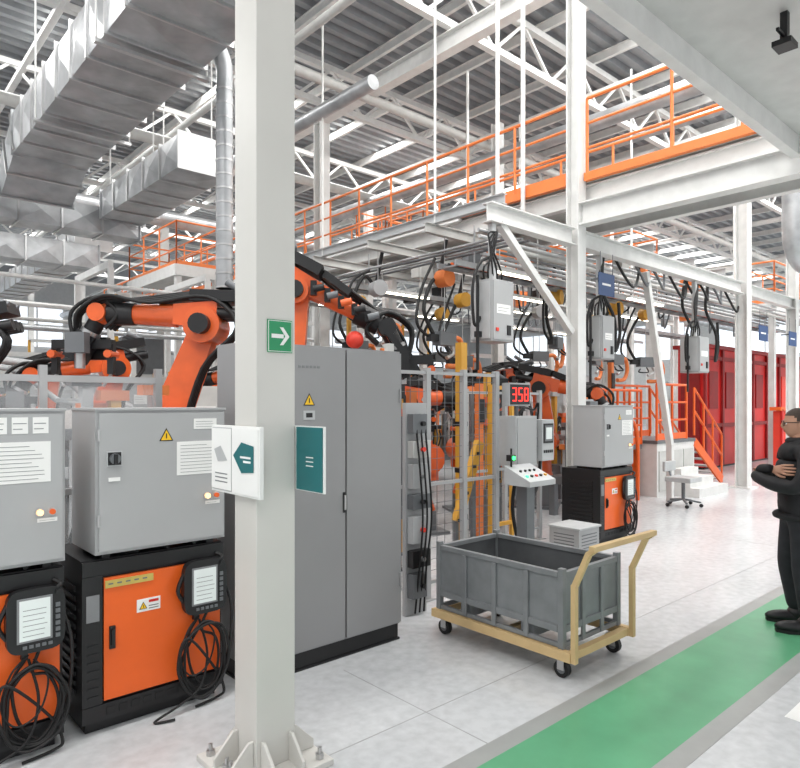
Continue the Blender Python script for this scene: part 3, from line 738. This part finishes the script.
# ---------------- background machinery ----------------
def fixture(x,y,rot=0,s=1.0):
    mb=MB(T(x,y,0,rot)); 
    mb.box(-.9*s,.9*s,-.5*s,.5*s,.5,.62,MGREY)
    for a in(-.8*s,.7*s):
        for b_ in(-.45*s,.35*s): mb.box(a,a+.1,b_,b_+.1,0,.5,MGREY)
    for k in range(14):
        a=random.uniform(-.8,.8)*s; b_=random.uniform(-.4,.4)*s; hh=random.uniform(.2,1.3)
        mb.box(a-.04,a+.04,b_-.04,b_+.04,.62,.62+hh,random.choice([LGREY,OFFW,YEL,MGREY,STEEL]))
        mb.box(a-.12,a+.1,b_-.05,b_+.05,.62+hh,.7+hh,random.choice([BLACK,MGREY,SORANGE,RORANGE,LGREY])); mb.cyl((a,b_,.62+hh*.5),(a+.2,b_,.62+hh*.7),.03,BLACK,8)
    for k in range(5):
        a=random.uniform(-.8,.6)*s; mb.tube([(a,-.4*s,.62),(a+.1,-.5*s,1.0),(a+.3,-.3*s,1.2),(a+.4,-.2*s,.7)],.015,RUB,5,4)
    mb.finish('welding_fixture')
def cab(x,y,w,d,h,mat=GREY,rot=0):
    mb=MB(T(x,y,0,rot)); mb.box(0,w,0,d,.1,h,mat); mb.box(.02,w-.02,.02,d-.02,0,.1,BLACK)
    n=max(1,int(w/.5))
    for k in range(n):
        a=k*w/n; mb.box(a+.01,a+w/n-.01,-.015,0,.12,h-.02,mat); mb.box(a+w/n-.06,a+w/n-.04,-.03,-.015,h*.5,h*.5+.12,BLACK)
        if k%2==0: label(mb,a+.1,a+w/n-.12,h*.75,h*.85,-.015,3)
    mb.finish('machine_cabinet')
def rack(x,y,w,d,h,rot=0,mat=YEL):
    mb=MB(T(x,y,0,rot))
    for a in(0,w):
        for b_ in(0,d): mb.beam((a,b_,0),(a,b_,h),.06,.06,mat)
    z=.3
    while z<h:
        mb.box(.03,w-.03,.0,d,z,z+.04,MGREY)
        a=.06
        while a<w-.35:
            ww=random.uniform(.2,.35); hh=random.uniform(.12,.35)
            mb.box(a,a+ww,.05,d-.05,z+.04,z+.04+hh,random.choice([LGREY,OFFW,MGREY,GREY,BLACK,ORANGE])); a+=ww+.05
        z+=.55
    mb.finish('storage_rack')
for (x,y,r_,s_) in((4.5,5.4,.1,.5),(5.4,7.9,0,.7),(6.9,5.75,.0,.5),(6.8,8.4,0,.8),(10.4,7.0,0,.5),(10.2,10.3,.3,.9),(4.3,7.0,.5,.6),(2.0,10.0,.2,.9),(13.4,9.3,.2,.9),(.2,6.4,0,.8),(1.6,5.3,.1,.5),(-1.2,10,0,1),(8.9,5.7,0,.5)):
    fixture(x,y,r_,s_)
rack(4.6,11.2,1.8,.7,2.3); rack(9.2,11.6,2.0,.7,2.4); rack(.6,12.0,2.0,.7,2.4,0,LGREY); rack(12.8,12.7,2.6,.7,2.4,0,SORANGE)
for (x,y,w_,d_,h_) in((3.9,9.0,.6,.5,2.0),(6.0,13.6,1.6,.6,2.2),(8.9,13.5,1.5,.6,2.1),(-1.5,12.4,1.2,.6,2.1),(16,12.8,2,.8,2.4),(1.5,16.6,2,.8,2.4),(4.5,16,1.6,.8,2.3),(10.2,18,3,1,2.6),(15,18,3,1,2.6),(20.8,14,3,1,2.8)):
    cab(x,y,w_,d_,h_,random.choice([GREY,LGREY,OFFW]))
mb=MB()
for (x,y) in((13,22),(4,23),(8.8,25),(18,22),(24,18),(24,10),(28,8),(30,14),(1,30),(7,33),(14,30),(22,30),(-1,21),(0,25),(11,14.6),(14,16.6),(17.5,15.8),(6.5,20)):
    w_=random.uniform(2,4);h_=random.uniform(2,3.8)
    if y<17.5 and x>5: w_=2
    mb.box(x,x+w_,y,y+1.3,0,h_*.7,random.choice([LGREY,OFFW,GREY])); mb.box(x+.3,x+w_*.6,y+.2,y+1.1,h_*.7,h_,random.choice([WHITE,LGREY,MGREY]))
    for k in range(5): mb.box(x+k*w_/5+.05,x+k*w_/5+w_/8,y-.03,y,.3,h_*.6,random.choice([MGREY,SORANGE,BLACK,OFFW]))
    for a in(0,w_): mb.beam((x+a,y-.2,0),(x+a,y-.2,h_+1.2),.1,.1,random.choice([SORANGE,WHITE,YEL]))
    mb.beam((x,y-.2,h_+1.2),(x+w_,y-.2,h_+1.2),.1,.14,WHITE)
    mb.cyl((x,y+.4,h_+.6),(x+w_,y+.4,h_+.6),.08,GALV,8); mb.cyl((x+.5,y+.4,h_*.7),(x+.5,y+.4,h_+.6),.06,GALV,8)
mb.finish('production_line')
mb=MB()
for (x,y,hh,mt) in((4.6,4.95,1.9,SORANGE),(5.0,5.6,2.3,YEL),(6.3,5.5,2.0,SORANGE),(6.6,7.5,2.6,YEL),(7.4,6.3,2.2,YEL),(9.7,6.4,2.0,YEL),(10.9,6.3,2.5,SORANGE)):
    mb.box(x-.04,x+.04,y-.04,y+.04,.02,hh,mt); mb.box(x-.1,x+.1,y-.1,y+.1,0,.02,BLACK); mb.box(x-.05,x+.05,y-.06,y-.04,hh-.5,hh-.2,BLACK)
mb.finish('guard_posts')
mb=MB(T(1.5,11.0,0,.1))
prof=[(-2,.7),(-2.05,1.2),(-1.2,1.35),(-.6,1.85),(.8,1.9),(1.5,1.4),(2.1,1.3),(2.15,.7),(1.6,.6),(-1.5,.6)]
for s_ in(-.7,.66): mb.tube([(a,s_,b_+.4) for a,b_ in prof],.05,LGREY,6,3,True)
for a,b_ in prof: mb.beam((a,-.7,b_+.4),(a,.68,b_+.4),.07,.05,LGREY)
for a in(-1.5,0,1.5): mb.box(a-.05,a+.05,-.6,.6,0,1.0,MGREY)
mb.prism([(-2,-.72,1.1),(2.1,-.72,1.1),(2.1,-.72,1.65),(-1.9,-.72,1.65)],(0,.02,0),WHITE)
mb.finish('car_body_frame')

# orange stair & platform
mb=MB()
px0,px1,py0,py1,pz=11.5,13.1,5.7,6.7,1.05
mb.box(px0,px1,py0,py1,pz-.06,pz,MGREY); mb.box(px0+.02,px1-.02,py0+.02,py1-.01,0,pz-.06,WHITE)
for k in range(3): mb.box(px0+.08+k*.5,px0+.5+k*.5,py0,py0+.02,.1,.85,OFFW)
railing(mb,(px0+.03,py0+.03,pz),(px1-.35,py0+.03,pz),1.05,.5,ORANGE,True,.025); railing(mb,(px0+.03,py1-.03,pz),(px1,py1-.03,pz),1.05,.5,ORANGE,True,.025)
for y in(py0+.03,py1-.05):
    mb.beam((px1,y,pz-.08),(px1+1.35,y,.1),.04,.18,ORANGE)
    for z in(1.0,.55): mb.cyl((px1,y,pz+z),(px1+1.35,y,.08+z),.025,ORANGE,6)
    for q in(0,.33,.66,1): mb.cyl((px1+1.35*q,y,pz*(1-q)+.05),(px1+1.35*q,y,pz*(1-q)+1.0+.06*q),.022,ORANGE,6)
for k in range(6):
    z=pz*(k+1)/7; x=px1+1.35*(1-(k+1)/7); mb.box(x-.12,x+.12,py0+.06,py1-.07,z-.03,z,LGREY)
mb.finish('access_stair')
mb=MB()
for k in range(3): mb.box(12.0,13.3-.28*k,5.15+.17*k,5.68,.17*k,.17*(k+1),WHITE)
mb.finish('step_block')
mb=MB()
ex=17.3
mb.box(ex,27,7.3,8.0,.05,3.2,RED); mb.box(ex-.1,27.1,7.2,8.1,3.2,3.3,DRED); mb.box(ex+.05,27,7.32,7.9,0,.05,BLACK)
x=ex
while x<27: mb.box(x-.05,x+.05,7.24,7.3,.05,3.2,DRED); mb.box(x+.25,x+.8,7.27,7.3,1.6,2.6,DRED if int(x*3)%2 else REDB); x+=1.1
for z in(1.1,2.9): mb.box(ex,27,7.25,7.3,z,z+.1,DRED)
mb.box(ex-.06,ex,7.4,7.9,.3,3.0,DRED)
mb.finish('red_welding_enclosure')
mb=MB(); mb.box(17.6,19.6,5.6,5.75,.2,1.55,REDB)
for k in range(5): mb.box(17.6+k*.48,17.68+k*.48,5.54,5.6,0,1.6,RED)
mb.box(17.5,19.7,5.54,5.8,1.56,1.65,ORANGE)
mb.finish('red_guard_panel')
mb=MB()
mb.box(9.3,11.4,5.95,6.25,.9,.98,MGREY)
for x in(9.35,10.4,11.35): mb.beam((x,6.05,0),(x,6.05,.9),.1,.1,ORANGE)
railing(mb,(9.3,5.97,.98),(11.4,5.97,.98),1.0,.4,ORANGE,True,.024)
mb.tube([(9.5,5.8,0),(9.5,5.8,1.0),(9.65,5.8,1.4),(10.0,5.8,1.4),(10.15,5.8,1.0),(10.15,5.8,0)],.035,ORANGE,8,4)
mb.tube([(10.3,5.8,0),(10.3,5.8,1.0),(10.45,5.8,1.4),(10.8,5.8,1.4),(10.95,5.8,1.0),(10.95,5.8,0)],.035,ORANGE,8,4)
mb.finish('orange_guard_platform')
mb=MB()
mb.beam((10.3,5.32,3.95),(11.2,5.32,1.0),.1,.1,WHITE); mb.beam((11.2,5.32,0),(11.2,5.32,1.0),.1,.1,WHITE)
mb.finish('diagonal_brace')
mb=MB(T(10.9,4.95)); 
for k in range(5):
    q=k*2*math.pi/5; mb.beam((0,0,.12),(math.cos(q)*.28,math.sin(q)*.28,.08),.04,.03,MGREY); mb.cyl((math.cos(q)*.28-.015,math.sin(q)*.28,.03),(math.cos(q)*.28+.015,math.sin(q)*.28,.03),.03,RUB,10)
mb.cyl((0,0,.1),(0,0,.42),.03,MGREY); mb.box(-.22,.22,-.22,.22,.42,.5,LGREY); mb.beam((0,.2,.46),(0,.25,.6),.05,.02,MGREY); mb.box(-.2,.2,.22,.27,.58,.75,LGREY)
mb.finish('work_stool',.01)

# ---------------- man ----------------
man=bpy.data.objects.new('standing_man',None); scene.collection.objects.link(man)
MT0=T(5.68,1.65,0,math.radians(122))
MT=MT0@Matrix.Diagonal((1.18,1.12,1,1))
def skin(name,verts,edges,rad,mats,matfn,sub=2):
    me=bpy.data.meshes.new(name+'_sk'); me.from_pydata(verts,edges,[]); o=bpy.data.objects.new(name+'_sk',me); scene.collection.objects.link(o)
    m=o.modifiers.new('s','SKIN'); m.use_smooth_shade=True
    sv=me.skin_vertices[0].data
    for i,r_ in enumerate(rad): sv[i].radius=(r_,r_) if not isinstance(r_,tuple) else r_
    sv[0].use_root=True
    s2=o.modifiers.new('u','SUBSURF'); s2.levels=sub; s2.render_levels=sub
    dg=bpy.context.evaluated_depsgraph_get(); ev=o.evaluated_get(dg); nm=bpy.data.meshes.new_from_object(ev)
    nm.name=name; nm.transform(MT)
    inv=MT.inverted()
    nm.materials.clear()
    for mt in mats: nm.materials.append(mt)
    for p in nm.polygons: p.material_index=matfn(inv@p.center); p.use_smooth=True
    bpy.data.objects.remove(o)
    r_=bpy.data.objects.new(name,nm); scene.collection.objects.link(r_); r_.parent=man; return r_
V=[(0,0,.95),(0,0,1.07),(.01,0,1.2),(.01,0,1.32),(0,0,1.40),(.005,0,1.48),(.015,0,1.54),
   (0,.1,1.375),(-.005,.185,1.34),(.03,.23,1.22),(.09,.245,1.11),(.2,.15,1.13),(.27,.02,1.17),(.26,-.06,1.19),
   (0,-.1,1.375),(-.005,-.185,1.34),(.03,-.23,1.22),(.09,-.245,1.11),(.19,-.15,1.16),(.235,.0,1.23),(.2,.1,1.245),
   (0,.085,.86),(.01,.10,.68),(.02,.11,.47),(0,.115,.28),(-.01,.12,.1),
   (0,-.085,.86),(.03,-.10,.68),(.05,-.11,.47),(.02,-.115,.28),(0,-.12,.1)]
E=[(0,1),(1,2),(2,3),(3,4),(4,5),(5,6),(4,7),(7,8),(8,9),(9,10),(10,11),(11,12),(12,13),(4,14),(14,15),(15,16),(16,17),(17,18),(18,19),(19,20),
   (0,21),(21,22),(22,23),(23,24),(24,25),(0,26),(26,27),(27,28),(28,29),(29,30)]
R=[.155,.155,.165,.155,.10,.058,.052,.092,.085,.07,.064,.058,.048,.036,.092,.085,.07,.064,.058,.048,.036,.11,.092,.075,.07,.058,.11,.092,.075,.07,.058]
def mf(c):
    if c.z>1.485: return 2
    if c.z<.87: return 1
    return 0
skin('body',V,E,R,[JACK,JEAN,SKIN],mf)
def hand(base,dirv,side,up,nm):
    b_=Vector(base);d=Vector(dirv).normalized();s_=Vector(side).normalized();u=Vector(up).normalized()
    vs=[];es=[];rd=[]
    vs.append(b_);rd.append(.024); vs.append(b_+d*.045);rd.append(.03); vs.append(b_+d*.075);rd.append(.026); es+=[(0,1),(1,2)]
    for k,(o,L) in enumerate(((-.03,.062),(-.01,.075),(.011,.07),(.03,.055))):
        i=len(vs); r0=b_+d*.07+s_*o
        vs+= [r0,r0+d*L*.45+s_*o*.15+u*.006,r0+d*L*.8-u*.008+s_*o*.2,r0+d*L-u*.025+s_*o*.2]; rd+=[.0105,.0095,.0085,.007]
        es+=[(1,i),(i,i+1),(i+1,i+2),(i+2,i+3)]
    i=len(vs); r0=b_+d*.02-s_*.025
    vs+=[r0,r0+d*.03-s_*.03,r0+d*.06-s_*.035-u*.008]; rd+=[.014,.011,.009]; es+=[(0,i),(i,i+1),(i+1,i+2)]
    skin(nm,[tuple(v) for v in vs],es,rd,[SKIN],lambda c:0)
hand((.255,-.075,1.195),(-.55,-1,.2),(0,.2,1),(1,-.3,0),'hand_on_right_arm')
hand((.20,.105,1.245),(-.75,.8,.0),(0,-.2,1),(1,.5,0),'hand_on_left_arm')
hb=MB(MT0@Matrix.Translation((.03,0,1.59))@Matrix.Rotation(math.radians(-6),4,'Z'))
n,m=32,24; vs=[];fs=[];mi=[]
def g(a,w_): return math.exp(-(a/w_)**2)
for i in range(m+1):
    th=math.pi*i/m
    for k in range(n):
        ph=2*math.pi*k/n
        x,y,z=math.sin(th)*math.cos(ph),math.sin(th)*math.sin(ph),math.cos(th)
        sx=.096; sy=.076*(1-.18*max(0,-z)); sz=.116
        X=x*sx;Y=y*sy;Z=z*sz
        if x>0:
            X+=.024*g(y,.16)*g(z+.18,.2)
            X+=.008*g(y,.5)*g(z-.12,.12)
            X-=.006*(g(y-.4,.18)+g(y+.4,.18))*g(z+.02,.1)
            X+=.008*g(y,.35)*g(z+.55,.12)
            X+=.014*g(y,.4)*g(z+.85,.2)
        if x<0 : X*=1.08
        hair=(z>.5) or (x<-.05 and z>-.5) or (x<.3 and z>.1)
        if hair: X*=1.07;Y*=1.08;Z*=1.05
        vs.append((X,Y,Z)); mi.append(hair)
for i in range(m):
    for k in range(n): fs.append((i*n+k,(i+1)*n+k,(i+1)*n+(k+1)%n,i*n+(k+1)%n))
hb.add(vs,[f for f in fs if sum(mi[q] for q in f)>=3],HAIR,True); hb.add(vs,[f for f in fs if sum(mi[q] for q in f)<3],SKIN,True)
for s_ in(-1,1):
    hb.sph((-.004,s_*.079,-.012),.03,SKIN,10,(.6,.3,1)); hb.sph((.078,s_*.03,.002),.012,PAPER,10); hb.sph((.088,s_*.03,.002),.005,BLACK,8)
    hb.tube([(.1,s_*.012,.005),(.1,s_*.048,.005),(.085,s_*.07,.008),(.0,s_*.083,.01)],.003,BLACK,5,3)
    hb.tube([(.102,s_*.012,.018),(.102,s_*.05,.018),(.1,s_*.05,-.015),(.102,s_*.014,-.015)],.0025,BLACK,5,3,True)
hb.box(.09,.1,-.022,.022,-.062,-.058,DRED)
hb.finish('head',0,man)
cb=MB(MT)
cb.tube([(.07*math.cos(q)+.005,.08*math.sin(q),1.465+.012*math.cos(q+3.14)) for q in [k*math.pi/5 for k in range(10)]],.024,JACK,8,3,True)
cb.tube([(.145*math.cos(q),.165*math.sin(q),.875) for q in [k*math.pi/5 for k in range(10)]],.028,JACK,8,3,True)
cb.finish('jacket_trim',0,man)
for s_,o in((1,.12),(-1,-.12)):
    sb=MB(MT)
    sb.sph((.055,o,.045),.14,BLACK,18,(1.0,.36,.36)); sb.sph((-.01,o,.075),.075,BLACK,14,(1,.75,.9))
    sb.prism([(-.085,o-.035,0),(.02,o-.04,0),(.12,o-.05,0),(.185,o-.02,0),(.185,o+.02,0),(.12,o+.05,0),(.02,o+.04,0),(-.085,o+.035,0)],(0,0,.025),RUB)
    for i,v in enumerate(sb.V):
        if v.z<.003: sb.V[i]=Vector((v.x,v.y,max(v.z,0)))
    sb.finish('shoe',0,man)

# ---------------- camera ----------------
cd=bpy.data.cameras.new('camera'); cam=bpy.data.objects.new('camera',cd); scene.collection.objects.link(cam)
cam.location=(0,0,1.75); cam.rotation_euler=(math.radians(90),0,math.radians(-41.9)); cd.lens=29.07; cd.sensor_width=36; cd.shift_y=19/800; cd.clip_end=200
scene.camera=cam
